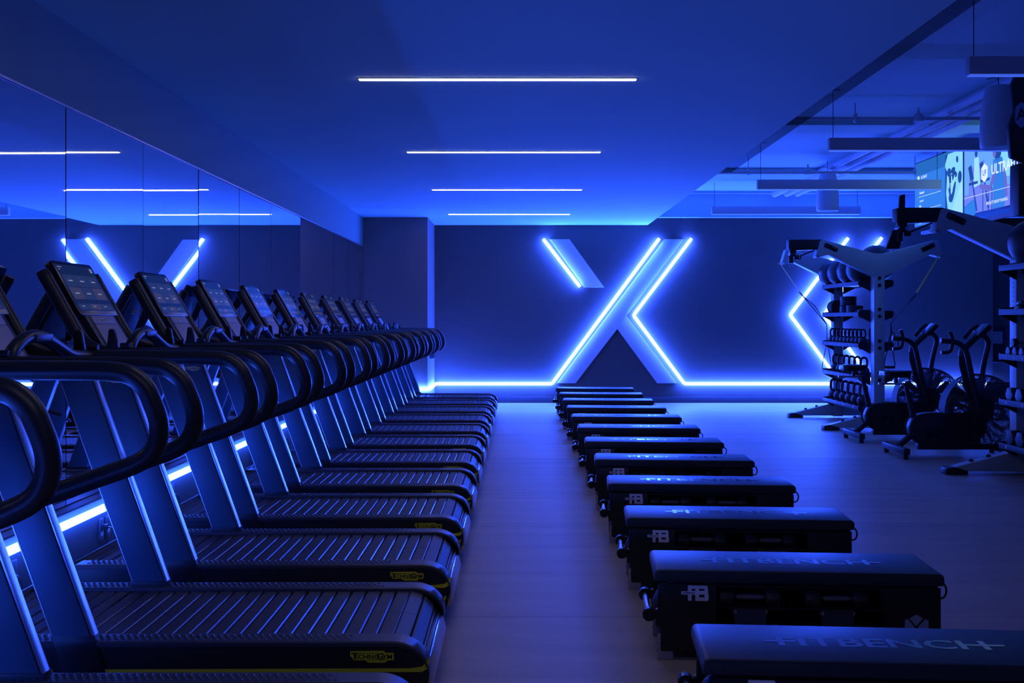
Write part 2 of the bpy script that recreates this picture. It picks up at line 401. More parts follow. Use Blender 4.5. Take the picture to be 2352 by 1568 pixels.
# ------------------------------------------------------------------ treadmill
TX = -1.15; HW = .383
def treadmill():
    root = empty('treadmill', (TX, 0, 0)); O = (TX, 0, 0)
    # side profile pieces
    top = [(-1.98, .255), (-1.93, .278), (-.42, .28)]
    arc = [(-.42+.125*math.sin(a), .175+.105*math.cos(a)) for a in [PI/2*i/9 for i in range(1, 10)]]
    body = rounded([(-1.97, .20), (-1.90, .03), (-.40, .03), (-.31, .10), (-.31, .19)], [.02, .05, .05, .05, .01], 5)
    MB().prism(body, 'y', -.345, .345, bev=.004).build('base_frame', M_black, root, O)
    prof = top+arc+[(-.298, .16), (-.32, .06), (-.36, .035), (-1.90, .035), (-1.985, .18)]
    for s in (-1, 1):
        ya, yb = (-HW, -HW+.035) if s < 0 else (HW-.035, HW)
        sp = MB().prism([(x, z-.014) if z > .15 else (x, z) for x, z in prof], 'y', ya, yb, bev=.006, seg=3).build('side_panel', M_black, root, O)
        yo = s*HW
        st = MB()
        st.prism([(-1.42, .176), (-1.40, .188), (-.36, .192), (-.318, .198), (-.297, .225), (-.292, .222), (-.302, .19), (-.32, .180)], 'y', yo-.0005 if s > 0 else yo-.0016, yo+.0016 if s > 0 else yo+.0005)
        st.box(-1.60, -1.545, *((yo, yo+.0016) if s > 0 else (yo-.0016, yo)), .176, .187)
        st.build('stripe', M_yellow, sp, O)
        b = MB(); Mx = frame((-.485, yo+s*.0004, .231), (-s, 0, 0), (0, 0, 1)); badge(b, Mx, .145, 0, 1)
        b.build('brand_badge', [M_yellow, M_black], sp, O)
        # top cap strip following the profile
        y0, y1 = (-HW-.004, -HW+.088) if s < 0 else (HW-.088, HW+.004)
        P = top+arc; b = MB(); vs = []; fs = []
        n = len(P)
        for x, z in P:
            vs += [(x, y0, z-.016), (x, y0, z-.003), (x, y0+.005, z+.002), (x, y1-.004, z+.002), (x, y1, z-.016)]
        for i in range(n-1):
            for j in range(4): fs.append((i*5+j, i*5+j+1, (i+1)*5+j+1, (i+1)*5+j))
            fs.append((i*5+4, i*5, (i+1)*5, (i+1)*5+4))
        fs += [tuple(range(5)), tuple(range((n-1)*5, n*5))]
        b.raw(vs, fs); cap = b.build('side_cap', M_cap, root, O)
        d = MB()
        for i in range(58):
            for j in range(3):
                x = -1.88+i*.0235+(.011 if j % 2 else 0); y = (y0+.024+j*.021)
                if x > -.56+(.05 if s > 0 else 0)*(j == 0): continue
                z0 = .281
                d.raw([(x-.007, y-.006, z0), (x+.007, y-.006, z0), (x+.007, y+.006, z0), (x-.007, y+.006, z0),
                       (x-.005, y-.004, z0+.0035), (x+.005, y-.004, z0+.0035), (x+.005, y+.004, z0+.0035), (x-.005, y+.004, z0+.0035)],
                      [(0, 1, 5, 4), (1, 2, 6, 5), (2, 3, 7, 6), (3, 0, 4, 7), (4, 5, 6, 7)])
        d.build('grip_pattern', M_cap, cap, O)
    # slat belt
    b = MB(); pitch = .0585; hw = HW-.092
    def slat(cx, cz, ang):
        for ya, yb in ((-hw, -.001), (.001, hw)):
            c, sn = math.cos(ang), math.sin(ang)
            pr = [(-.0265, -.008), (-.0265, .002), (-.0225, .006), (.0225, .006), (.0265, .002), (.0265, -.008)]
            q = [(cx+p[0]*c+p[1]*sn, cz-p[0]*sn+p[1]*c) for p in pr]
            n = len(q); vs = [(p[0], ya, p[1]) for p in q]+[(p[0], yb, p[1]) for p in q]
            for i in range(n):
                mi = 1 if i in (3, 4) else 0
                b.raw([vs[i], vs[(i+1) % n], vs[n+(i+1) % n], vs[n+i]], [(0, 1, 2, 3)], mi)
            b.raw(vs[:n], [tuple(range(n))[::-1]]); b.raw(vs[n:], [tuple(range(n))])
    x = -.455
    while x > -1.92: slat(x, .262, 0); x -= pitch
    R = .102
    for a in (.28, .85, 1.42):
        slat(-.43+R*math.sin(a), .160+R*math.cos(a), a)
    b.box(-1.93, -.43, -hw, hw, .235, .254, mi=2)
    b.lathe([(.001, -hw), (.088, -hw), (.088, hw), (.001, hw)], (-.43, 0, .160), 'y', 24, 2)
    b.build('running_belt', [M_slat, M_slatedge, M_blackg], root, O)
    # rear silver bumper
    MB().prism(rounded([(-.335, .185), (-.305, .175), (-.288, .105), (-.30, .085), (-.33, .09)], .006, 3), 'y', -HW+.04, HW-.04, bev=.003).build('rear_bumper', M_silver, root, O)
    MB().prism(rounded([(-1.93, .262), (-1.955, .285), (-2.01, .24), (-2.0, .12), (-1.95, .10)], .015, 4), 'y', -HW+.01, HW-.01, bev=.004).build('front_cover', M_cap, root, O)
    for x in (-.5, -1.8):
        for y in (-.3, .3): MB().cyl((x, y, 0), (x, y, .04), .028, 12).build('foot', M_black, root, O)
    # uprights
    for s in (-1, 1):
        ya, yb = (-HW-.006, -HW+.034) if s < 0 else (HW-.064, HW-.024)
        def sh(x, z): return (x-.36*(z-.28), z)
        zb = .285 if s > 0 else .30
        pf = [sh(-1.535, zb), sh(-1.412, zb), sh(-1.412, 1.165), sh(-1.535, 1.165)]
        u = MB().prism(pf, 'y', ya, yb, bev=.002).build('upright', M_upr, root, O)
        MB().prism([sh(-1.408, zb), sh(-1.400, zb), sh(-1.400, 1.165), sh(-1.408, 1.165)], 'y', ya+.002, yb+.001, bev=.001).build('edge_trim', M_uprtrim, u, O)
        MB().prism([sh(-1.5395, zb), sh(-1.535, zb), sh(-1.535, 1.165), sh(-1.5395, 1.165)], 'y', ya-.0005, yb-.001).build('edge_trim', M_uprtrim, u, O)
        if s < 0:
            b = MB(); badge(b, frame((sh(-1.47, 1.085)[0], ya-.0004, 1.085), (1, 0, 0), (0, 0, 1)), .082, 0, 1); b.build('brand_badge', [M_gold, M_black], u, O)
            MB().prism([sh(-1.54, .302), sh(-1.40, .302), (-1.325, .04), (-1.475, .04)], 'y', ya+.001, -HW+.02, bev=.003).build('upright_foot', M_black, root, O)
        else:
            MB().prism([sh(-1.545, .30), sh(-1.395, .30), (-1.40, .272), (-1.54, .272)], 'y', ya-.004, yb+.004, bev=.002).build('upright_foot', M_black, root, O)
    # handrails
    for s in (-1, 1):
        y = s*(HW-.02)
        yt = -.33 if s < 0 else .21
        P = [(-2.085, yt, 1.535), (-1.915, yt, 1.235), (-1.80, y, 1.198), (-1.30, y, 1.196), (-1.22, y, 1.193), (-1.165, y, 1.181), (-1.123, y, 1.146),
             (-1.10, y, 1.10), (-1.082, y, 1.048), (-1.081, y, .998), (-1.102, y, .948), (-1.153, y, .913), (-1.257, y, .875), (-1.404, y, .824), (-1.66, y, .735)]
        path = fillet(P[:4], .07, 5)[:-1]+catmull(P[3:14], 4)+[Vector(P[14])]
        hr = MB().tube(path, .0295, 14).build('handrail', M_rail, root, O)
        MB().cyl((-2.085, yt, 1.535), (-2.10, yt, 1.562), .031, 14, r2=.027).build('end_cap', M_black, hr, O)
        lv = MB().prism(rounded([(-1.80, 1.215), (-1.75, 1.215), (-1.765, 1.305), (-1.79, 1.31)], .012, 4), 'y', y-.012, y+.012, bev=.004).build('speed_lever', M_black, root, O)
        MB().box(-1.7665, -1.7655+.003, y-.008, y+.008, 1.235, 1.285, bev=.001).build('lever_mark', M_cap, lv, O)
        MB().cyl((-1.74, y, 1.235), (-1.70, y, 1.235), .012, 12).build('lever_knob', M_black, root, O)
    gb = catmull([(-1.71, -.345, 1.20), (-1.71, -.315, 1.245), (-1.712, -.23, 1.282), (-1.715, -.13, 1.289), (-1.718, -.03, 1.270), (-1.722, .12, 1.222), (-1.73, .22, 1.206), (-1.73, .345, 1.20)], 5)
    MB().tube(gb, .024, 12).build('grip_bar', M_rail, root, O)
    MB().box(-1.695, -1.684, -.20, -.07, 1.272, 1.298, bev=.004).build('pulse_sensor', M_cap, root, O)
    MB().prism(rounded([(-1.96, 1.225), (-1.73, 1.19), (-1.73, 1.165), (-1.96, 1.185)], .008, 3), 'y', -.345, .345, bev=.004).build('tray', M_black, root, O)
    # console
    v = Vector((-.494, 0, .869)); yo = -.06
    Fm = frame((-1.957, yo, 1.379), (0, 1, 0), tuple(v))
    W, Hs = .215, .272
    b = MB(); b.M = Fm; b.prism(rounded([(-W, -.012), (W, -.012), (W, Hs), (-W, Hs)], .02, 5), 'z', -.034, 0, bev=.004); b.M = None
    sh_ = b.build('screen_housing', M_blackg, root, O)
    b = MB(); b.M = Fm
    b.box(-W+.018, W-.018, .012, Hs-.018, .0, .0012, mi=0)
    u0 = -W+.03; tw = (2*W-.06)/3
    for r_ in range(3):
        for c in range(3):
            x0 = u0+c*tw; h = .062; yb_ = Hs-.072-h-(r_*(h+.004)) if r_ < 2 else .018
            if r_ == 2: h = .03
            b.box(x0+.002, x0+tw-.002, yb_, yb_+h, .0012, .0016, mi=2 if (r_ == 1 and c in (0, 2)) or (r_ == 2 and c == 1) else 1)
            if r_ < 2: b.box(x0+tw*.32, x0+tw*.68, yb_+h*.45, yb_+h*.55, .0016, .002, mi=3)
            else: b.box(x0+tw*.25, x0+tw*.5, yb_+h*.5, yb_+h*.62, .0016, .002, mi=3)
    b.box(u0, u0+.045, Hs-.034, Hs-.03, .0012, .0018, mi=3); b.box(u0, u0+.02, Hs-.046, Hs-.043, .0012, .0018, mi=3)
    b.box(W-.055, W-.032, Hs-.05, Hs-.028, .0012, .0018, mi=3)
    b.M = None; b.build('display', [M_scr, M_tile, M_tile2, M_txt], sh_, O)
    lo = Vector((-1.957, 0, 1.379)); d = Vector((.118, 0, -.195)).normalized()
    Fl = frame((-1.957+.004, yo, 1.372), (0, 1, 0), tuple(-d))
    b = MB(); b.M = Fl; b.prism(rounded([(-.172, -.20), (.172, -.20), (.172, .0), (-.172, .0)], .01, 3), 'z', -.032, -.004, bev=.004); b.M = None
    cp = b.build('console_base', M_black, root, O)
    b = MB(); b.M = Fl; b.prism(rounded([(-.128, -.188), (.135, -.188), (.132, -.052), (-.128, -.052)], .006, 3), 'z', -.006, .002, bev=.001); b.prism([(-.128, -.050), (.132, -.050), (.132, -.008), (-.128, -.008)], 'z', -.006, .002, bev=.001); b.M = None
    cg = b.build('control_panel', M_ctrl, cp, O)
    b = MB(); M2 = Fl @ Matrix.Translation((-.01, -.03, .0022)); badge(b, M2, .062, 0, 1, False); b.build('brand_badge', [M_gold, M_black], cp, O)
    b = MB(); b.M = Fl
    for i in range(4): b.torus((-.15, -.045-i*.024, -.0035), .007, .0012, 'z', 14, 5)
    b.M = None; b.build('buttons', M_ctrl, cp, O)
    # back shell
    b = MB(); b.prism(rounded([(-2.085, 1.605), (-2.108, 1.60), (-2.105, 1.585), (-1.935, 1.195), (-1.89, 1.20), (-1.985, 1.37)], .02, 4), 'y', yo-.165, yo+.165, bev=.02, seg=3)
    bs = b.build('console_back', M_upr, root, O)
    b = MB(); dv = Vector((-.170, 0, .39)).normalized(); badge(b, frame((-2.0244, yo, 1.40), (0, -1, 0), tuple(dv)) @ Matrix.Translation((0, 0, .003)), .12, 0, 1); b.build('brand_badge', [M_gold, M_black], bs, O)
    return root

TREAD_L = ['black slat-belt treadmill nearest the camera, mostly cut off at lower left',
 'black slat-belt treadmill second from camera, full yellow stripe along its side',
 'treadmill third from camera, with the leftmost fully visible lit touchscreen']
t0 = None
for k in range(12):
    yc = 3.40+HW+1.066*(k-1)
    if t0 is None: t = t0 = treadmill()
    else: t = copy_tree(t0)
    t.location = (TX, yc, 0)
    lab = TREAD_L[k] if k < 3 else ('black slat-belt treadmill at the far end of the row beside the grey column' if k == 11 else 'black slat-belt treadmill, %s in the row counted from the camera' % ORD[k])
    tag(t, lab, 'treadmill', 'treadmills in a row facing the mirrors')

# ------------------------------------------------------------------ dumbbell, bench
def hexpoly(r, rot=0): return [(r*math.cos(PI/3*i+rot), r*math.sin(PI/3*i+rot)) for i in range(6)]
def dumbbell(r=.04, hl=.062, wd=.06):
    """axis along x, resting at z=0"""
    root = empty('dumbbell', (0, 0, 0)); zc = r*.866
    MB().tube([(-hl, 0, zc), (-hl+.012, 0, zc), (-hl+.013, 0, zc), (hl-.013, 0, zc), (hl-.012, 0, zc), (hl, 0, zc)], [.006, .006, .0125, .0125, .006, .006], 14).build('handle', M_knurl, root)
    for s in (-1, 1):
        b = MB(); b.prism([(p[0], p[1]+zc) for p in hexpoly(r)], 'x', s*hl, s*(hl+wd), bev=r*.18, seg=3); b.build('weight_head', M_iron, root)
    return root
BX = 1.11; PW = .175; BL = .56
def bench():
    root = empty('fitness_bench', (0, 0, 0))
    # pad
    t = MB(); zt, zb = .36, .312
    b = MB(); b.prism(rounded([(-BL, zb), (BL, zb), (BL, zt), (-BL, zt)], [.012, .012, .045, .045], 7), 'y', -PW, PW, bev=.006, seg=3)
    pad = b.build('seat_pad', M_pad, root)
    b = MB(); b.text('FITBENCH', .115, (.0, .0, zt+.0008), 1.22)
    b.box(-.355, -.30, -.004, .012, zt+.0006, zt+.0012); b.box(.30, .365, -.004, .012, zt+.0006, zt+.0012)
    b.build('pad_lettering', M_padlogo, pad)
    X0 = -BL+.025; X1 = BL-.012
    for s in (-1, 1):
        y0, y1 = (-PW+.008, -PW+.028) if s < 0 else (PW-.028, PW-.008)
        if s < 0:
            b = MB()
            b.prism(rounded([(X0, .035), (-.315, .035), (-.315, .302), (X0, .302)], [.01, .002, .002, .03], 5), 'y', y0, y1, bev=.003)
            b.prism([(.335, .035), (X1, .035), (X1, .302), (.335, .302)], 'y', y0, y1, bev=.003)
            b.prism([(-.315, .035), (.335, .035), (.335, .055), (-.315, .055)], 'y', y0, y1)
            b.prism([(-.315, .292), (.335, .292), (.335, .302), (-.315, .302)], 'y', y0, y1)
            side = b.build('side_panel', M_body, root)
        else:
            MB().prism(rounded([(X0, .035), (X1, .035), (X1, .302), (X0, .302)], [.01, .002, .002, .03], 5), 'y', y0, y1, bev=.003).build('side_panel', M_body, root)
    b = MB(); b.box(-.33, X1-.01, -PW+.028, PW-.028, .298, .31).box(-.33, X1-.01, -.01, .01, .05, .30)
    b.box(-.34, -.33, -PW+.028, PW-.028, .05, .30).box(.335, .345, -PW+.028, PW-.028, .05, .30).box(X1-.012, X1-.002, -PW+.03, PW-.03, .05, .30)
    b.box(-.33, .335, -PW+.03, PW-.03, .05, .058).build('inner_frame', M_bodyin, root)
    for zz in (.207, ):
        b = MB(); b.box(-.32, .335, -PW+.028, -.01, zz-.003, zz); b.build('dumbbell_shelf', M_bodyin, root)
    for cx in (-.18, .16):
        tg = MB().box(cx-.062, cx+.062, -PW+.030, -PW+.034, .10, .204).build('shelf_tag', M_tag, root)
        b = MB(); b.M = frame((cx, -PW+.0295, .19), (1, 0, 0), (0, 0, 1)); b.text('15', .018, (-.062, 0, 0)).text('7', .018, (.062, 0, 0))
        b.M = None; b.build('weight_numbers', M_print, tg)
    # FB logo plate on the front panel
    b = MB(); b.M = frame((-.388, -PW+.0075, .268), (1, 0, 0), (0, 0, 1))
    def lq(x0, x1, y0, y1, rr=0):
        k_ = .000434; p_ = [((x0-837)*k_, (1188-y1)*k_), ((x1-837)*k_, (1188-y1)*k_), ((x1-837)*k_, (1188-y0)*k_), ((x0-837)*k_, (1188-y0)*k_)]
        if rr: p_ = rounded(p_, [0, .007 if rr == 2 else 0, .007 if rr == 1 else 0, 0], 4)
        b.prism(p_, 'z', 0, .0018)
    for q in ((745, 780, 1118, 1258), (780, 845, 1118, 1148), (780, 845, 1168, 1203), (812, 845, 1148, 1168), (812, 848, 1203, 1258), (845, 925, 1118, 1148, 1), (845, 928, 1165, 1200),
              (848, 932, 1225, 1258, 2), (895, 925, 1148, 1165), (895, 932, 1200, 1225), (686, 745, 1172, 1202)): lq(*q)
    b.text('FITBENCH', .0105, (-.036, .0004, .0024), 1.0, mi=1)
    b.M = None; b.build('logo', [M_logo, M_body], side)
    # hexagon X emblem
    b = MB(); b.M = frame((.455, -PW+.0075, .150), (1, 0, 0), (0, 0, 1)); R = .05
    hx = [(0, R), (.9*R, .55*R), (.9*R, -.55*R), (0, -R), (-.9*R, -.55*R), (-.9*R, .55*R)]
    b.prism([(-.55*R, .70*R), (0, R), (.50*R, .72*R), (-.05*R, .10*R)], 'z', 0, .001)
    b.prism([(-.9*R, .55*R), (-.68*R, .66*R), (-.14*R, .02*R), (-.55*R, -.78*R), (-.9*R, -.55*R)], 'z', 0, .001)
    b.prism([(.66*R, .66*R), (.9*R, .55*R), (.9*R, -.55*R), (.72*R, -.66*R), (.10*R, .02*R)], 'z', 0, .001)
    b.prism([(-.42*R, -.82*R), (.0, -R), (.56*R, -.74*R), (.02*R, -.14*R)], 'z', 0, .001)
    b.M = None; b.build('emblem', M_emb, side)
    # left end: bar handle on two brackets
    for s in (-1, 1):
        bk = MB(); bk.box(X0-.02, X0+.02, s*.150-.012, s*.150+.012, .13, .20, bev=.006); bk.cyl((X0-.045, s*.150-.016, .178), (X0-.045, s*.150+.016, .178), .026, 20); bk.cyl((X0-.045, s*.150, .178), (X0, s*.150, .165), .014, 10)
        bk.build('handle_bracket', M_blackg, root)
    MB().cyl((X0-.045, -.140, .178), (X0-.045, .140, .178), .0125, 14).build('end_bar', M_silver, root)
    for s in (-1, 1): MB().tube(fillet([(X0+.03, s*.155, .30), (X0-.004, s*.155, .30), (X0-.004, s*.155, .20)], .03), .006, 8).build('pad_bracket', M_body, root)
    for s in (-1, 1):
        b = MB(); b.box(X0-.012, X0+.05, s*.155-.008, s*.155+.008, .0, .10, bev=.003)
        for zz in (.03, .06): b.box(X0-.0135, X0-.011, s*.155-.003, s*.155+.003, zz, zz+.01, mi=1)
        b.build('leg', [M_ctrl, M_black], root)
        MB().box(X1-.06, X1-.01, s*.155-.01, s*.155+.01, .0, .04, bev=.003).build('leg', M_body, root)
    # cradle for the ball
    MB().box(X0+.0, -.34, -.13, .13, .045, .055, bev=.002).build('ball_tray', M_bodyin, root)
    # right end
    ring = [(BL+.004+.02*math.cos(a), -.12, .283+.030*math.sin(a)) for a in [2*PI*i/24 for i in range(25)]]
    MB().tube(ring, .0042, 8).build('pull_ring', M_body, root)
    b = MB(); b.cyl((X1, -.08, .12), (X1+.02, -.08, .12), .012, 14).tube([(X1-.01, -.08, .10), (X1+.03, -.08, .085), (X1+.04, -.08, .082)], [.02, .019, .006], 14).sphere((X1+.012, -.08, .135), .013, 12)
    b.build('transport_handle', M_chrome, root)
    return root
b0 = bench()
d0 = dumbbell()
ball0 = MB().sphere((0, 0, .108), .108, 32).build('medicine_ball', M_ball)
used = {'d': False, 'b': False}
BROT = -.07
def place(src, key, loc, rz=0.0):
    o = src if not used.get(key) else copy_tree(src); used[key] = True
    o.location = loc; o.rotation_euler = (0, 0, rz); return o
for k in range(12):
    yc = 3.125+1.0625*k
    bn = b0 if k == 0 else copy_tree(b0)
    bn.location = (BX, yc, 0); bn.rotation_euler = (0, 0, BROT)
    lab = ('black workout bench nearest the camera, cut off at the bottom right' if k == 0 else 'black workout bench with dark X emblem at its right end, second from camera' if k == 1 else
           'black workout bench farthest from the camera, nearest the X sign' if k == 11 else 'black padded workout bench, %s in the row counted from the camera' % ORD[k])
    tag(bn, lab, 'bench', 'storage benches in a row')
    R = Matrix.Rotation(BROT, 4, 'Z')
    def at(x, y, z): v = R @ Vector((x, y, z)); return (BX+v.x, yc+v.y, z)
    mb = place(ball0, 'b', at(-BL+.106, 0, .0555))
    tag(mb, 'dark medicine ball in the left end of the %s bench from the camera' % ORD[k], 'ball', 'medicine balls in the bench ends')
    if 1 <= k <= 5:
        for j, cx in enumerate((-.18, .16)):
            o = place(d0, 'd', at(cx, -PW+.072, .2072), BROT)
            tag(o, 'dumbbell on the upper rack of the %s bench from the camera, %s one' % (ORD[k], ('left', 'right')[j]), 'dumbbell', 'dumbbells stored in the benches')
            if k == 1:
                o = place(d0, 'd', at(cx, -PW+.072, .0582), BROT)
                tag(o, 'dumbbell in the lower compartment of the second bench, %s one' % ('left', 'right')[j], 'dumbbell', 'dumbbells stored in the benches')

# ------------------------------------------------------------------ storage rigs
RX = 4.39
SHELF = [.262, .640, 1.03, 1.415, 1.795]
def rig_cross(root, y, bar_left, O, right=True):
    """one post with its feet and arms, at depth y"""
    p = MB().box(RX-.065, RX+.065, y-.06, y+.06, .02, 2.15, bev=.004).build('post', M_rig, root, O)
    b = MB()
    for z in SHELF[1:]+[.98]:
        for dz in (-.03, .055):
            if z == .98: continue
            b.cyl((RX, y-.0605, z+dz), (RX, y-.068, z+dz), .021, 16)
    b.build('bolt', M_blackg, p, O)
    b = MB(); 
    for i in range(14): b.box(RX-.0665, RX-.0645, y-.004, y+.004, 1.30+i*.04, 1.318+i*.04)
    b.build('slot_row', M_black, p, O)
    for s in (-1, 1):
        f = MB().prism([(RX+s*.065, .03), (RX+s*.065, .20), (RX+s*.12, .19), (RX+s*.60, .065), (RX+s*.60, .03)], 'y', y-.055, y+.055, bev=.003).build('foot', M_rig, root, O)
        MB().prism(rounded([(RX+s*.48, .0), (RX+s*.48, .032), (RX+s*.60, .068), (RX+s*.67, .055), (RX+s*.675, .0)], .012, 4), 'y', y-.062, y+.062, bev=.006).build('rubber_end', M_black, f, O)
        b = MB()
        for q in (.28, .43): b.lathe([(.022, 0), (.022, .01), (.012, .022), (.001, .024)], (RX+s*q, y, .19-(q-.12)*.26), 'z', 12)
        b.build('bolt', M_black, f, O)
        if s > 0 and not right: continue
        e = MB()
        poly = [(RX+s*.0, 2.15), (RX+s*.06, 2.15), (RX+s*.69, 2.315), (RX+s*.72, 2.30), (RX+s*.775, 2.115), (RX+s*.755, 2.10), (RX+s*.62, 2.135), (RX+s*.065, 1.87), (RX, 1.87)]
        a = MB().prism(poly, 'y', y-.064, y+.064, bev=.003).build('arm', M_rig, root, O)
        c = (RX+s*.58, 2.235); u = Vector((s*.63, .165)).normalized() if False else Vector((s*.9, -.36)).normalized()
        u = Vector((-s*.90, -.40)).normalized(); vv = Vector((-u.y, u.x))
        c = Vector((RX+s*.59, 2.222))
        q = [c+u*i*.085+vv*j*.028 for i, j in ((-1, -1), (1, -1), (1, 1), (-1, 1))]
        MB().prism(rounded([tuple(t) for t in q], .01, 3), 'y', y-.069, y-.060, bev=.002).build('cover_plate', M_blackg, a, O)
        b = MB()
        for i in (-1, 1): b.cyl((c.x+u.x*i*.062, y-.069, c.y+u.y*i*.062), (c.x+u.x*i*.062, y-.073, c.y+u.y*i*.062), .007, 10)
        b.cyl((RX+s*.755, y-.075, 2.115), (RX+s*.755, y+.075, 2.115), .012, 10)
        b.build('screw', M_chrome, a, O)
    if bar_left:
        pb = MB(); pb.prism(rounded([(RX-.69, 2.32), (RX-.70, 2.20), (RX-1.02, 2.185), (RX-1.085, 2.205), (RX-1.085, 2.32)], .01, 3), 'y', y-.055, y+.055, bev=.004)
        bar = pb.build('boom', M_black, root, O)
        MB().box(RX-1.10, RX-1.085, y-.058, y+.058, 2.20, 2.315, bev=.003).build('end_plate', M_riglip, bar, O)
        b = MB(); b.box(RX-1.08, RX-1.0, y-.03, y+.03, 2.11, 2.20, bev=.006).cyl((RX-1.06, y-.06, 2.15), (RX-1.06, y+.06, 2.15), .022, 14).cyl((RX-1.06, y, 2.03), (RX-1.06, y, 2.12), .03, 14).box(RX-1.02, RX-.955, y-.012, y+.012, 2.075, 2.125, bev=.01)
        b.tube([(RX-1.0, y-.02, 2.10), (RX-.78, y-.02, 2.19)], .008, 8)
        b.build('swivel', M_black, bar, O)
        MB().torus((RX-1.06, y, 2.005), .016, .004, 'y', 16, 6).cyl((RX-1.02, y-.06, 2.14), (RX-1.02, y-.066, 2.14), .012, 10).build('shackle', M_chrome, bar, O)
    return p
def rig(yf, yr, label, visible_front=True):
    O = (RX, (yf+yr)/2, 0)
    root = empty('storage_rack', O)
    rig_cross(root, yr, not visible_front, O)
    rig_cross(root, yf, visible_front, O)
    for i, z in enumerate(SHELF):
        w = .215
        b = MB()
        b.box(RX-w+.01, RX+w-.01, yf+.07, yr-.07, z-.006, z+.0)
        b.box(RX-w+.012, RX-.066, yf+.068, yf+.074, z-.05, z+.04); b.box(RX+.066, RX+w-.012, yf+.068, yf+.074, z-.05, z+.04)
        for yy in (yf, yr):     # dark tapering end brackets reaching the posts
            s = 1 if yy == yf else -1
            for t in (-1, 1):
                b.prism([(RX+t*.065, z-.055-.05), (RX+t*.065, z+.045), (RX+t*(w-.002), z+.03), (RX+t*(w-.002), z-.03)], 'y', yy+s*.062, yy+s*.069)
        sh = b.build('shelf', M_black, root, O)
        for t in (-1, 1):
            x = RX+t*w
            MB().box(x-.004, x+.004, yf+.06, yr-.06, z-.028, z+.022, bev=.002).build('shelf_lip', M_riglip, sh, O)
        if i < 3:
            b = MB(); n = [4, 5, 9][i]
            for q in range(n):
                y = yf+.25+(yr-yf-.45)*q/(n-1); b.cyl((RX-w-.004, y, z-.003), (RX-w-.0065, y, z-.003), [.013, .009, .007][i] if i else .014, 10)
            b.build('lip_markers', M_dot, sh, O)
    return tag(root, label, 'storage rack', 'storage racks on the right side')
rig(12.50, 14.10, 'tall white-framed storage rack in front of the chevron, holding balls and kettlebells')
r2 = rig(7.36, 8.95, 'nearer tall white-framed rack cut off by the right frame edge, holding dumbbells', visible_front=False)
O2 = (RX, (7.36+8.95)/2, 0)
# head shield with the hexagon A on the nearer rack's front arm
y = 7.30
MB().prism(rounded([(3.50, 2.50), (3.66, 2.44), (3.80, 2.50), (3.80, 3.03), (3.74, 3.09), (3.54, 3.09), (3.505, 3.02), (3.52, 2.82), (3.485, 2.72)], .015, 3), 'y', y-.03, y+.02, bev=.008).build('shield_plate', M_black, r2, O2)
sp = MB(); sp.M = frame((3.573, y-.0305, 2.80), (1, 0, 0), (0, 0, 1))
sp.prism(rounded([(0, .095), (.045, .055), (.045, -.055), (0, -.095), (-.045, -.055), (-.045, .055)], .012, 3), 'z', 0, .001, mi=0)
sp.text('A', .12, (0, 0, .002), .85, mi=1); sp.M = None
sp.build('shield_emblem', [M_emb, M_black], r2, O2)
MB().box(3.56, 3.80, y-.02, y+.12, 2.09, 2.46, bev=.01).box(3.62, 3.78, y, y+.04, 2.44, 2.55).build('arm_head', M_black, r2, O2)
MB().prism(rounded([(RX-1.08, 2.30), (RX-1.07, 2.425), (RX-1.025, 2.44), (RX-1.025, 2.30)], .01, 3), 'y', 8.90, 8.93, bev=.003).build('boom_fin', M_black, r2, O2)
MB().prism([(3.275, 2.13), (3.215, 1.965), (3.335, 1.965), (3.37, 2.13)], 'y', 8.94, 8.98, bev=.01).build('hanging_plate', M_black, r2, O2)

# balls
def sball(x, y, z, r, name, label, m=M_ball, cat='ball', group=None):
    o = MB().sphere((0, 0, 0), r, 36).build(name, m); o.location = (x, y, z+r+.0012); return tag(o, label, cat, group)
G = 'wall balls on the top shelf'
bl = sball(4.245, 14.0-.10, SHELF[4], .165, 'wall_ball', 'black wall ball farthest along the far rack top shelf, left side', group=G)
for i, y in enumerate((13.50, 13.10, 12.72)):
    o = bl.copy(); COL.objects.link(o); o.location.y = y
    o['label'] = ['black wall ball on the far rack top shelf, second from the wall end', 'black wall ball on the far rack top shelf, third from the wall end', 'black wall ball on the far rack top shelf, nearest the front post'][i]
sball(4.60, 13.15, SHELF[4]+.026, .24, 'exercise_ball', 'large dark exercise ball rising above the arms of the far rack')
o = sball(4.27, 8.50, SHELF[4], .19, 'slam_ball', 'large textured black ball on the nearer rack, cut by the frame edge')
b = MB(); b.M = frame((-.035, -.176, .0), (1, -.2, 0), (.0, .0, 1)) @ Matrix.Translation((0, 0, .010)); b.M = frame((-.055, -.183, -.03), (.96, -.28, 0), (-.05, -.16, .98))
b.torus((0, 0, .0), .03, .0015, 'z', 24, 5); b.text('AKTIV', .015, (0, .0, .002)); b.M = None
b.build('ball_print', M_emb, o)

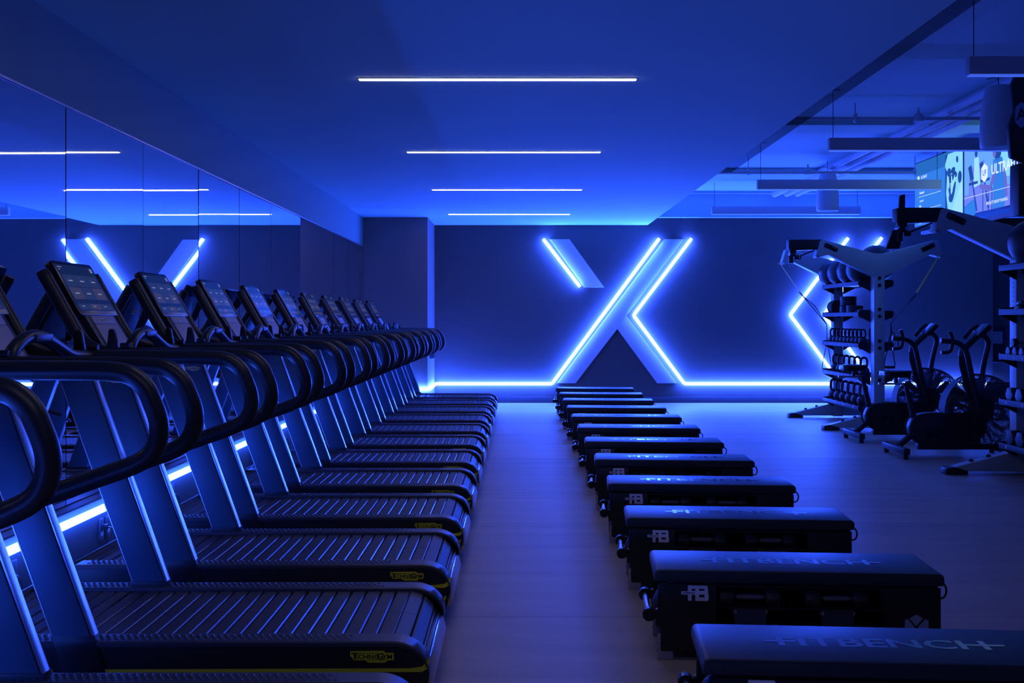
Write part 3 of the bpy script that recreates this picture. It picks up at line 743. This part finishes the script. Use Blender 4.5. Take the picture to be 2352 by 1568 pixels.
# kettlebell
def kettlebell():
    root = empty('kettlebell', (0, 0, 0)); r = .068
    prof = [(.001, 0), (.038, 0), (.045, .004)]+[(r*math.sin(a), .063-r*math.cos(a)) for a in [PI*(i+3)/14 for i in range(0, 10)]]+[(.02, .128), (.001, .129)]
    MB().lathe(prof, (0, 0, 0), 'z', 24).build('bell', M_iron, root)
    P = [(-.028, 0, .108), (-.043, 0, .145), (-.044, 0, .195), (-.030, 0, .228), (0, 0, .238), (.030, 0, .228), (.044, 0, .195), (.043, 0, .145), (.028, 0, .108)]
    MB().tube(catmull(P, 4), .015, 12).build('handle', M_iron, root)
    b = MB(); b.M = frame((-.0672, 0, .063), (0, -1, 0), (0, 0, 1)); b.torus((0, 0, .0), .022, .002, 'z', 20, 6); b.M = None
    b.build('weight_mark', M_riglip, root)
    return root
kb = kettlebell()
def put_kb(x, y, z, s, label):
    o = place(kb, 'k', (x, y, z+.0008), 0); o.scale = (s, s, s); o.rotation_euler = (0, 0, .25)
    return tag(o, label, 'kettlebell', 'kettlebells on the far rack')
for i in range(9):
    y = 12.70+i*.152
    put_kb(RX-.115, y, SHELF[2], .80, 'small kettlebell on the far rack third shelf up, %s from its near end' % ORD[i])
for i, y in enumerate((12.70, 12.95, 13.16, 13.38, 13.60, 13.82)):
    put_kb(RX-.10, y, SHELF[1], .98, 'medium kettlebell on the far rack middle kettlebell shelf, %s from its near end' % ORD[i])
for i in range(6):
    put_kb(RX-.09, 12.76+i*.235, SHELF[0], 1.14, 'large kettlebell on the far rack lowest shelf, %s from its near end' % ORD[i])
for i in range(2):
    put_kb(RX+.12, 12.80+i*.25, SHELF[2], .85, ['kettlebell on the right side of the far rack third shelf, nearest the post', 'kettlebell behind the one nearest the post, far rack right side'][i])
# ribbed rollers and discs on the fourth shelf
def roller(loc, label, ax='z', R=.105, L=.11):
    prof = [(.001, 0), (R*.8, 0)]
    n = 5
    for i in range(n):
        prof += [(R*.93, L*(i+.08)/n), (R, L*(i+.3)/n), (R, L*(i+.7)/n), (R*.93, L*(i+.92)/n)]
    prof += [(R*.8, L), (.001, L)]
    o = MB().lathe(prof, (0, 0, 0), ax, 28).build('ribbed_roller', M_iron); o.location = loc
    return tag(o, label, 'roller', 'ribbed rollers on the fourth shelf')
z4 = SHELF[3]+.001
roller((RX-.10, 13.05, z4), 'ribbed black roller on far rack fourth shelf, near the front post')
roller((RX-.10, 13.32, z4), 'ribbed black roller on far rack fourth shelf, under the stacked one')
roller((RX-.10, 13.30, z4+.1105), 'ribbed black roller stacked on top of another, far rack fourth shelf', L=.12)
for i in range(3):
    R_ = .095; b = MB().lathe([(.02, 0), (R_*.9, 0), (R_, .008), (R_, .032), (R_*.9, .04), (.02, .04)], (0, 0, 0), 'y', 28)
    o = b.build('weight_plate', M_iron); o.location = (RX-.10, 13.74+i*.07, z4+R_)
    tag(o, 'dark round plate standing on edge on far rack fourth shelf, %s from the camera' % ORD[i], 'weight plate', 'plates on the fourth shelf')
for i, (y, R_) in enumerate(((8.62, .11), (8.62, .09))):
    b = MB().lathe([(.001, 0), (R_*.9, 0), (R_, .012), (R_, .028), (R_*.8, .042), (.001, .045)], (0, 0, 0), 'z', 28)
    o = b.build('balance_disc', M_blackg); o.location = (RX-.095, y, z4+i*.0455)
    tag(o, ['lower domed black disc on the nearer rack fourth shelf', 'upper domed black disc stacked on the nearer rack fourth shelf'][i], 'disc')
MB_ = single(MB().prism(rounded([(-.1, 0), (.1, 0), (.08, .05), (-.06, .06)], .015, 4), 'y', -.08, .08, bev=.01), 'foam_pad', M_blackg, 'dark wedge-shaped pad on far rack fourth shelf beside the front post', 'pad')
MB_.location = (RX-.10, 12.74, z4)
# hex dumbbells on the nearer rack, ends facing the aisle
dn = dumbbell(.052, .06, .055)
def put_db(x, y, z, s, label):
    o = place(dn, 'dn', (x, y, z+.0008)); o.scale = (s, s, s)
    return tag(o, label, 'dumbbell', 'hex dumbbells on the nearer rack')
for i in range(3): put_db(4.192+.1035, 8.77-i*.115, SHELF[2], .90, 'small hex dumbbell on the nearer rack third shelf, %s from its far end' % ORD[i])
put_db(4.192+.1035, 8.77-.055, SHELF[2]+.083, .80, 'small hex dumbbell stacked on top of others, nearer rack third shelf')
for i in range(3): put_db(4.192+.159, 8.75-i*.165, SHELF[1], 1.38, 'large hex dumbbell on the nearer rack second shelf, %s from its far end' % ORD[i])
for i in range(3): put_db(4.192+.179, 8.75-i*.175, SHELF[0], 1.55, 'heaviest hex dumbbell on the nearer rack lowest shelf, %s from its far end' % ORD[i])

# suspension straps
def strap(p0, p1, p2, hang, label):
    r = empty('suspension_strap', p0)
    MB().tube([p0, p1], [.014, .022], 4, flat=.25).torus(Vector(p0)+Vector((0, 0, .0)), .02, .004, 'y', 14, 6).build('yellow_webbing', M_strap, r, p0)
    n = Vector(p1)+(Vector(p2)-Vector(p1))*.5
    b = MB().tube([p1, n, p2], [.016, .014, .012], 4, flat=.3).tube([Vector(p1)+Vector((.01, .02, -.02)), n+Vector((.03, .02, .03)), p2], .006, 6); b.build('black_webbing', M_strapb, r, p0)
    b = MB()
    for h in hang:
        q = Vector(p2)+Vector(h)
        b.tube(catmull([Vector(p2), Vector(p2)+Vector((h[0]*.3, 0, h[2]*.4)), q+Vector((-.05, 0, .12)), q+Vector((-.055, 0, 0)), q+Vector((.055, 0, 0)), q+Vector((.05, 0, .12)), Vector(p2)+Vector((h[0]*.5, 0, h[2]*.3))], 4), .006, 6)
        b.cyl(q+Vector((-.06, 0, 0)), q+Vector((.06, 0, 0)), .016, 12)
    b.build('handles', M_strapb, r, p0)
    return tag(r, label, 'suspension strap', 'suspension straps on the far rack')
def pw(px, py, Y): return ((px-VX)*Y/F, Y, H-(py-VY)*Y/F)
strap(pw(1791, 604, 14.0), pw(1836, 670, 14.0), pw(1899, 745, 14.22), [(0, 0, -.62)], 'yellow and black suspension strap hanging from the left arm of the far rack')
strap(pw(2155, 590, 12.42), pw(2105, 672, 12.35), pw(2046, 744, 12.38), [(.03, 0, -.30), (-.02, -.02, -.52)], 'yellow and black suspension strap pulled back from the right arm of the far rack')

# ------------------------------------------------------------------ air bikes
def airbike():
    O = (4.2, 0, 0); root = empty('air_bike', O)
    # base
    b = MB(); b.box(3.74-.03, 3.74+.03, -.30, .30, .045, .105, bev=.006); b.box(4.78, 4.84, -.28, .28, .03, .09, bev=.006)
    b.box(3.95, 4.80, -.04, .04, .065, .12, bev=.006); b.tube([(3.76, 0, .09), (3.93, 0, .235)], .032, 8)
    b.tube([(4.55, 0, .12), (4.55, 0, .45)], .03, 8)
    fr = b.build('frame', M_black, root, O)
    MB().box(4.02, 4.32, -.045, .045, .122, .137, bev=.002).build('frame_trim', M_uprtrim, fr, O)
    for x in (3.74, 4.81):
        for y in (-.26, .26): MB().cyl((x, y, 0), (x, y, .045), .025, 12).build('foot', M_black, root, O)
    b = MB().prism(rounded([(3.845, .27), (3.91, .13), (4.10, .105), (4.45, .115), (4.62, .2), (4.62, .40), (4.30, .425), (4.05, .435), (3.90, .40)], .07, 6), 'y', -.055, .055, bev=.02, seg=3)
    hs = b.build('drive_housing', M_black, root, O)
    MB().torus((3.99, 0, .28), .158, .0085, 'y', 20, 6, a0=PI*.75, a1=PI*1.25).build('housing_rim', M_riglip, hs, O)
    # seat
    MB().tube([(3.915, 0, .38), (3.835, 0, .72)], [.03, .022], 12).build('seat_post', M_black, root, O)
    st = []; 
    b = MB(); 
    b.box(3.57, 3.85, -.012, .012, .70, .722, bev=.003); b.build('seat_slider', M_silver, root, O)
    prof = [(3.60, .09), (3.64, .125), (3.70, .125), (3.78, .08), (3.84, .04), (3.885, .03)]
    pts = [(x, -w_) for x, w_ in prof]+[(x, w_) for x, w_ in prof[::-1]]
    MB().prism(rounded(pts, .02, 3), 'z', .775, .845, bev=.022, seg=4).cyl((3.74, 0, .72), (3.74, 0, .78), .02, 10).build('seat', M_blackg, root, O)
    # fan
    c = (4.56, 0, .45); R = .355
    b = MB()
    for s in (-1, 1):
        for q in range(21):
            rr = .355-.0148*q; b.torus((c[0], s*(.085+.03*(1-(rr/.355)**2)), c[2]), rr, .0042, 'y', 44, 5)
        for a in range(16):
            an = 2*PI*a/16; b.tube([(c[0]+r_*math.cos(an), s*(.085+.03*(1-(r_/.355)**2)), c[2]+r_*math.sin(an)) for r_ in (.05, .2, .355)], .0028, 5)
    for q in (-.05, -.017, .017, .05): b.torus((c[0], q, c[2]), R+.002, .003, 'y', 48, 5)
    for a in range(24):
        an = 2*PI*a/24; b.tube([(c[0]+R*math.cos(an), -.085, c[2]+R*math.sin(an)), (c[0]+R*math.cos(an), .085, c[2]+R*math.sin(an))], .003, 5)
    b.build('fan_cage', M_black, root, O)
    b = MB(); b.cyl((c[0], -.05, c[2]), (c[0], .05, c[2]), .13, 28)
    for a in range(14):
        an = 2*PI*a/14+.2; Mx = Matrix.Translation(c) @ Matrix.Rotation(-an, 4, 'Y'); b.M = Mx
        b.raw([(.05, -.05, -.004), (.31, -.05, -.03), (.31, .05, .03), (.05, .05, .012), (.05, -.05, -.006), (.31, -.05, -.034), (.31, .05, .026), (.05, .05, .008)],
              [(0, 1, 2, 3), (7, 6, 5, 4), (0, 4, 5, 1), (1, 5, 6, 2), (2, 6, 7, 3), (3, 7, 4, 0)])
    b.M = None; b.build('fan_wheel', M_blade, root, O)
    b = MB(); vs = []; fs = []; n = 14
    for i in range(n+1):
        a = PI*.70+(PI*.34)*i/n
        for rr, yy in ((R+.008, -.075), (R+.012, -.075), (R+.012, .075), (R+.008, .075)): vs.append((c[0]+rr*math.cos(a), yy, c[2]+rr*math.sin(a)))
    for i in range(n):
        for j in range(4): fs.append((i*4+j, i*4+(j+1) % 4, (i+1)*4+(j+1) % 4, (i+1)*4+j))
    b.raw(vs, fs); b.build('fan_fender', M_riglip, root, O)
    # mast and console
    MB().tube(fillet([(4.52, 0, .45), (4.43, 0, .83), (4.385, 0, 1.03), (4.56, 0, 1.20)], .05), .034, 12).build('mast', M_black, root, O)
    b = MB(); b.M = frame((4.575, 0, 1.225), (0, 1, 0), (.62, 0, .60)); b.prism(rounded([(-.09, -.06), (.09, -.06), (.08, .10), (-.08, .10)], .02, 4), 'z', -.02, .03, bev=.006); b.M = None
    cs = b.build('console', M_black, root, O)
    b = MB(); b.M = frame((4.575, 0, 1.225), (0, 1, 0), (.62, 0, .60)); b.box(-.06, .06, -.02, .06, .031, .033); b.M = None; b.build('console_display', M_riglip, cs, O)
    for s in (-1, 1):
        y = s*.20
        P = [(4.515, -.12, .455), (4.44, -.15, .71), (4.375, y, .93), (4.345, y, 1.06), (4.27, y, 1.13), (4.10, y, 1.145)] if s < 0 else [(4.64, .12, .60), (4.66, .15, .777), (4.70, y, .90), (4.755, y, 1.12), (4.70, y, 1.20), (4.60, y, 1.215)]
        h = MB().tube(fillet(P, .07), .027, 12).build('handle_arm', M_black, root, O)
        g = MB().tube(catmull([(4.185, y-.01, 1.235), (4.21, y-.01, 1.16), (4.205, y-.01, 1.09), (4.18, y-.01, 1.035), (4.10, y-.01, 1.028)], 5), .019, 12) if s < 0 else MB().tube(catmull([(4.50, y, 1.155), (4.53, y, 1.195), (4.58, y, 1.25), (4.64, y, 1.29)], 5), .022, 12)
        g.build('grip', M_rail, h, O)
    # seat-back side lever and pedals
    MB().prism(rounded([(4.39, .70), (4.43, .70), (4.385, .97), (4.33, .99), (4.335, .9)], .01, 3), 'y', -.075, -.06).build('mast_guard', M_riglip, root, O)
    for s in (-1, 1):
        b = MB(); e = (4.16+s*.10, s*.10, .28+s*.09); b.tube([(4.16, s*.06, .28), (4.16, s*.085, .28), e], .013, 8).box(e[0]-.045, e[0]+.045, s*.09 if s > 0 else -.19, .19 if s > 0 else -.09, e[2]-.012, e[2]+.012, bev=.004)
        b.build('pedal', M_blackg, root, O)
    return root
ab = airbike()
ab.location = (4.20, 10.14, 0); tag(ab, 'black air bike with round fan cage, the one nearer the camera', 'exercise bike', 'air bikes between the racks')
a2 = copy_tree(ab); a2.location = (4.20, 11.42, 0); tag(a2, 'black air bike farther back, just beside the far rack post', 'exercise bike', 'air bikes between the racks')

# ------------------------------------------------------------------ ceiling services on the right
def pendant_bar(y, label):
    r = empty('pendant_light', (3.86, y, 2.86))
    MB().box(-1.07, 1.07, -.035, .035, .006, .115, bev=.002).build('housing', M_pend, r)
    MB().box(-1.06, 1.06, -.028, .028, 0, .006).build('diffuser', M_barlow, r)
    for x in (-1.03, 1.03):
        MB().cyl((x, 0, .115), (x, 0, .54), .003, 6).build('wire', M_black, r)
        MB().lathe([(.001, .54), (.06, .54), (.06, .535), (.02, .528), (.001, .526)], (x, 0, 0), 'z', 20).build('canopy', M_pend, r)
    return tag(r, label, 'pendant light', 'hanging linear lights on the right')
for i, y in enumerate((6.36, 9.2, 11.95, 14.76)):
    pendant_bar(y, ['white linear pendant light at the top right corner', 'white linear pendant light hanging just above the screens', 'white linear pendant light passing in front of the smaller drum', 'white linear pendant light nearest the far wall'][i])
def drum(x, y, label):
    r = empty('hanging_speaker', (x, y, 2.755))
    MB().lathe([(.001, 0), (.135, 0), (.141, .01), (.143, .10), (.138, .25), (.12, .40), (.10, .49), (.09, .505), (.001, .505)], (0, 0, 0), 'z', 32).build('shell', M_pend, r)
    MB().lathe([(.001, -.002), (.12, -.002), (.12, .0), (.001, .0)], (0, 0, 0), 'z', 32).build('grille', M_slab, r)
    MB().cyl((0, 0, .505), (0, 0, .645), .004, 6).tube(catmull([(.0, 0, .56), (-.04, 0, .575), (-.10, 0, .56)]), .003, 5).build('cable', M_black, r)
    return tag(r, label, 'speaker', 'white drum pendants on the right')
drum(4.02, 13.3, 'small-looking white drum pendant below the far linear light')
drum(3.94, 8.4, 'large white drum pendant beside the dark shield plate')
def pipe_x(y, z, r, x0, x1, hs, sp, label):
    q = empty('sprinkler_pipe', ((x0+x1)/2, y, z))
    o = ((x0+x1)/2, y, z)
    MB().cyl((x0, y, z), (x1, y, z), r, 14).build('pipe', M_pipe, q, o)
    for x in hs: MB().cyl((x, y, z+r), (x, y, ZS), .006, 6).box(x-.015, x+.015, y-.03, y+.03, z-.035, z+.045, bev=.008).build('hanger', M_pipe, q, o)
    for x in sp: MB().lathe([(.045, -.03), (.045, .03), (.03, .045), (.014, .05), (.014, .07), (.008, .075), (.008, .09), (.018, .095), (.018, .098), (.001, .1)], (x, y, z), 'z', 14).build('sprinkler_head', M_pipe, q, o)
    return tag(q, label, 'pipe')
pipe_x(9.72, 3.255, .016, 2.3, 8.6, (3.2, 5.2, 7.0), (3.80,), 'sprinkler pipe crossing above the linear light over the screens')
pipe_x(12.9, 3.20, .016, 2.3, 8.6, (2.9, 5.0, 6.7), (3.65,), 'sprinkler pipe crossing behind the drum pendant near the far wall')
for i, (x, r, z) in enumerate(((4.08, .046, 3.335), (4.27, .040, 3.335), (4.44, .036, 3.335))):
    single(MB().cyl((x, -1.5, z), (x, 16.3, z), r, 16), 'conduit_pipe', M_pipe, ['leftmost and thickest of three painted pipes running under the slab to the far wall', 'middle of three painted pipes running under the slab to the far wall', 'rightmost of three painted pipes running under the slab to the far wall'][i], 'pipe', 'painted ceiling pipes', (x, 7.4, z))
single(MB().cyl((2.4, 16.34, 3.36), (7.5, 16.34, 3.36), .012, 10), 'conduit_pipe', M_pipe, 'thin conduit high along the pale bulkhead at the far wall', 'pipe', None, (5, 16.34, 3.36))

# ------------------------------------------------------------------ wall screens
XT = 5.0; ZT1 = 3.31; ZT0 = 2.50
E_bg = emit('tv_blue', (.022, .15, .50)); E_bg2 = emit('tv_blue_dark', (.012, .10, .32)); E_pale = emit('tv_pale', (.25, .55, .85)); E_dk = emit('tv_navy', (.008, .05, .22))
E_wh = emit('tv_white', (.55, .65, .95)); E_mid = emit('tv_sky', (.10, .28, .72)); E_vio = emit('tv_violet', (.12, .16, .70)); E_skin = emit('tv_skin', (.10, .10, .40)); E_cy = emit('tv_cyan', (.18, .50, .80))
TVM = [E_bg, E_bg2, E_pale, E_dk, E_wh, E_mid, E_vio, E_skin, E_cy]
def tv(yf, yn, label):
    root = empty('wall_screen', (XT, (yf+yn)/2, ZT0)); O = (XT, (yf+yn)/2, ZT0)
    MB().box(XT+.002, XT+.05, yn, yf, ZT0, ZT1, bev=.003).build('housing', M_black, root, O)
    MB().box(XT+.05, XT+.10, (yn+yf)/2-.15, (yn+yf)/2+.15, ZT0+.2, ZT1-.2).cyl((XT+.08, (yn+yf)/2, ZT1-.3), (XT+.08, (yn+yf)/2, ZS), .02, 12).build('mount', M_black, root, O)
    return tag(root, label, 'screen', 'lit screens on the right'), O
yA, yB, yC = 12.92, 11.49, 10.06
def blob(b, cx, cy, rx, ry, z, mi, n=18, rot=0): b.raw([(cx+rx*math.cos(t)*math.cos(rot)-ry*math.sin(t)*math.sin(rot), cy+rx*math.cos(t)*math.sin(rot)+ry*math.sin(t)*math.cos(rot), z) for t in [2*PI*i/n for i in range(n)]], [tuple(range(n))], mi)
def quad(b, pts, z, mi): b.raw([(p[0], p[1], z) for p in pts], [tuple(range(len(pts)))], mi)
def rectq(b, x0, x1, y0, y1, z, mi): quad(b, [(x0, y0), (x1, y0), (x1, y1), (x0, y1)], z, mi)
W = yA-yB; HH = ZT1-ZT0
r1, O = tv(yA, yB+.005, 'left lit screen with text column and a cyan training picture')
b = MB(); b.M = frame((XT+.0015, yA-.012, ZT0+.012), (0, -1, 0), (0, 0, 1)); w_, h_ = W-.029, HH-.024
rectq(b, 0, w_, 0, h_, .0, 0); rectq(b, 0, w_, h_*.8, h_, .0005, 1)
x0 = w_*.655
rectq(b, x0, w_-.01, .0, h_-.03, .001, 8); quad(b, [(x0, 0), (x0+.10, 0), (x0+.03, .30), (x0+.06, .55), (x0, .62)], .0015, 3)
quad(b, [(x0, h_-.03), (x0+.08, h_-.03), (x0, h_-.14)], .0015, 3)
quad(b, [(x0+.10, .0), (w_-.01, .0), (w_-.01, .42), (x0+.36, .30), (x0+.2, .1)], .0012, 2)
for cx, cy, rx, ry, rt in ((.11, .54, .055, .05, 0), (.22, .55, .06, .035, .2), (.16, .46, .09, .045, .3), (.27, .50, .06, .035, -.3), (.12, .36, .03, .10, .2), (.23, .30, .035, .13, -.45), (.15, .24, .05, .05, 0), (.33, .66, .03, .04, .3), (.40, .45, .05, .07, 0)):
    blob(b, x0+cx, cy, rx, ry, .002, 3, rot=rt)
for cx, cy, rx, ry, rt in ((.19, .40, .018, .10, .1), (.24, .42, .015, .08, -.4), (.10, .42, .018, .07, .2)): blob(b, x0+cx, cy, rx, ry, .0025, 2, rot=rt)
quad(b, [(.12, h_-.16), (.15, h_-.175), (.15, h_-.215), (.12, h_-.23), (.09, h_-.215), (.09, h_-.175)], .001, 4)
b.text('ULTRAFIT', .048, (.29, h_-.195, .001), .9, mi=4)
for i, (a_, c_) in enumerate((('EXPERIENCE LEVEL', 'Advanced'), ('INTENSITY', 'High'), ('CLASS LENGTH', '50 Minutes'))):
    yy = h_-.38-i*.165
    b.text(a_, .032, (.12+.011*len(a_), yy+.06, .001), .8, mi=4); b.text(c_, .048, (.12+.013*len(c_), yy, .001), .8, mi=4)
    rectq(b, .12, .80, yy-.052, yy-.047, .001, 4)
b.M = None; b.build('picture', TVM, r1, O, flip=True)
r2s, O = tv(yB, yC, 'right lit screen showing a treadmill workout and white lettering')
b = MB(); b.M = frame((XT+.0015, yB-.012, ZT0+.012), (0, -1, 0), (0, 0, 1)); w_, h_ = yB-yC-.024, HH-.024
rectq(b, 0, w_, 0, h_, .0, 5); rectq(b, 0, w_, 0, .22, .0005, 6)
quad(b, [(0, 0), (.25, .0), (.2, .15), (.0, .1)], .0007, 0); quad(b, [(.10, .15), (.45, .2), (.5, .55), (.14, .5)], .0006, 6); rectq(b, .72, w_, .3, h_, .0006, 8)
# standing figure in pale shirt
blob(b, .30, .655, .035, .05, .001, 3); quad(b, [(.25, .60), (.36, .60), (.40, .30), (.24, .28)], .001, 2)
# treadmills in the picture
for dx in (0, .28): quad(b, [(.10+dx, .52), (.18+dx, .54), (.24+dx, .38), (.16+dx, .36)], .0012, 3); quad(b, [(.19+dx, .36), (.22+dx, .36), (.33+dx, .02), (.29+dx, .02)], .0012, 3); rectq(b, .12+dx, .34+dx, .315, .345, .0012, 3)
# big foreground figure from the side: hair, torso, arm
blob(b, .80, .64, .095, .15, .0015, 3); blob(b, .73, .60, .04, .07, .0017, 7)
quad(b, [(.70, .52), (.90, .52), (.98, .30), (.95, .0), (.70, .0), (.70, .30)], .0015, 0)
quad(b, [(.72, .42), (.62, .26), (.40, .30), (.38, .26), (.62, .19), (.76, .32)], .0018, 7); quad(b, [(.92, .45), (1.0, .30), (1.02, .1), (.96, .1), (.94, .3)], .0018, 7)
quad(b, [(1.1, .58), (1.3, .60), (1.3, .38), (1.12, .38)], .0013, 3); rectq(b, 1.08, 1.36, .0, .30, .001, 0); blob(b, .2, .06, .12, .09, .001, 0)
for dx in (.45, .58, .66): rectq(b, dx, dx+.02, 0, .24, .001, 3)
quad(b, [(.50, .51), (.575, .465), (.575, .35), (.50, .305), (.425, .35), (.425, .465)], .0025, 4); b.text('UF', .085, (.50, .405, .003), .9, mi=0)
b.text('ULTRAFIT', .15, (.96, .41, .0025), .92, mi=4); rectq(b, 0, w_, .185, .19, .002, 4); b.text('SPECIALTY GROUP TRAINING', .045, (.78, .07, .0025), .8, mi=4)
b.M = None; b.build('picture', TVM, r2s, O, flip=True)
single(MB().box(XT+.0, XT+.05, yC, yA-.2, 2.40, 2.44, bev=.004).box(XT+.01, XT+.04, yC+.3, yC+.34, 2.44, 2.50), 'screen_rail', M_pipe, 'pale metal rail running just below the two screens', 'rail', None, (XT, yC+.6, 2.40))

# stainless fountain in the recess
r = empty('drinking_fountain', (7.85, 16.70, 0))
MB().box(-.16, .16, -.12, .12, .33, .66, bev=.015).build('basin', M_steel, r); MB().box(-.10, .10, -.10, .10, .0, .33, bev=.01).build('pedestal', M_black, r)
MB().box(-.17, .17, .12, .16, .60, 1.22, bev=.01).build('back_panel', M_black, r)
MB().box(-.10, .10, .10, .12, .95, 1.15).build('bottle_filler', M_steel, r)
tag(r, 'stainless drinking fountain in the dark recess at the far right', 'drinking fountain')
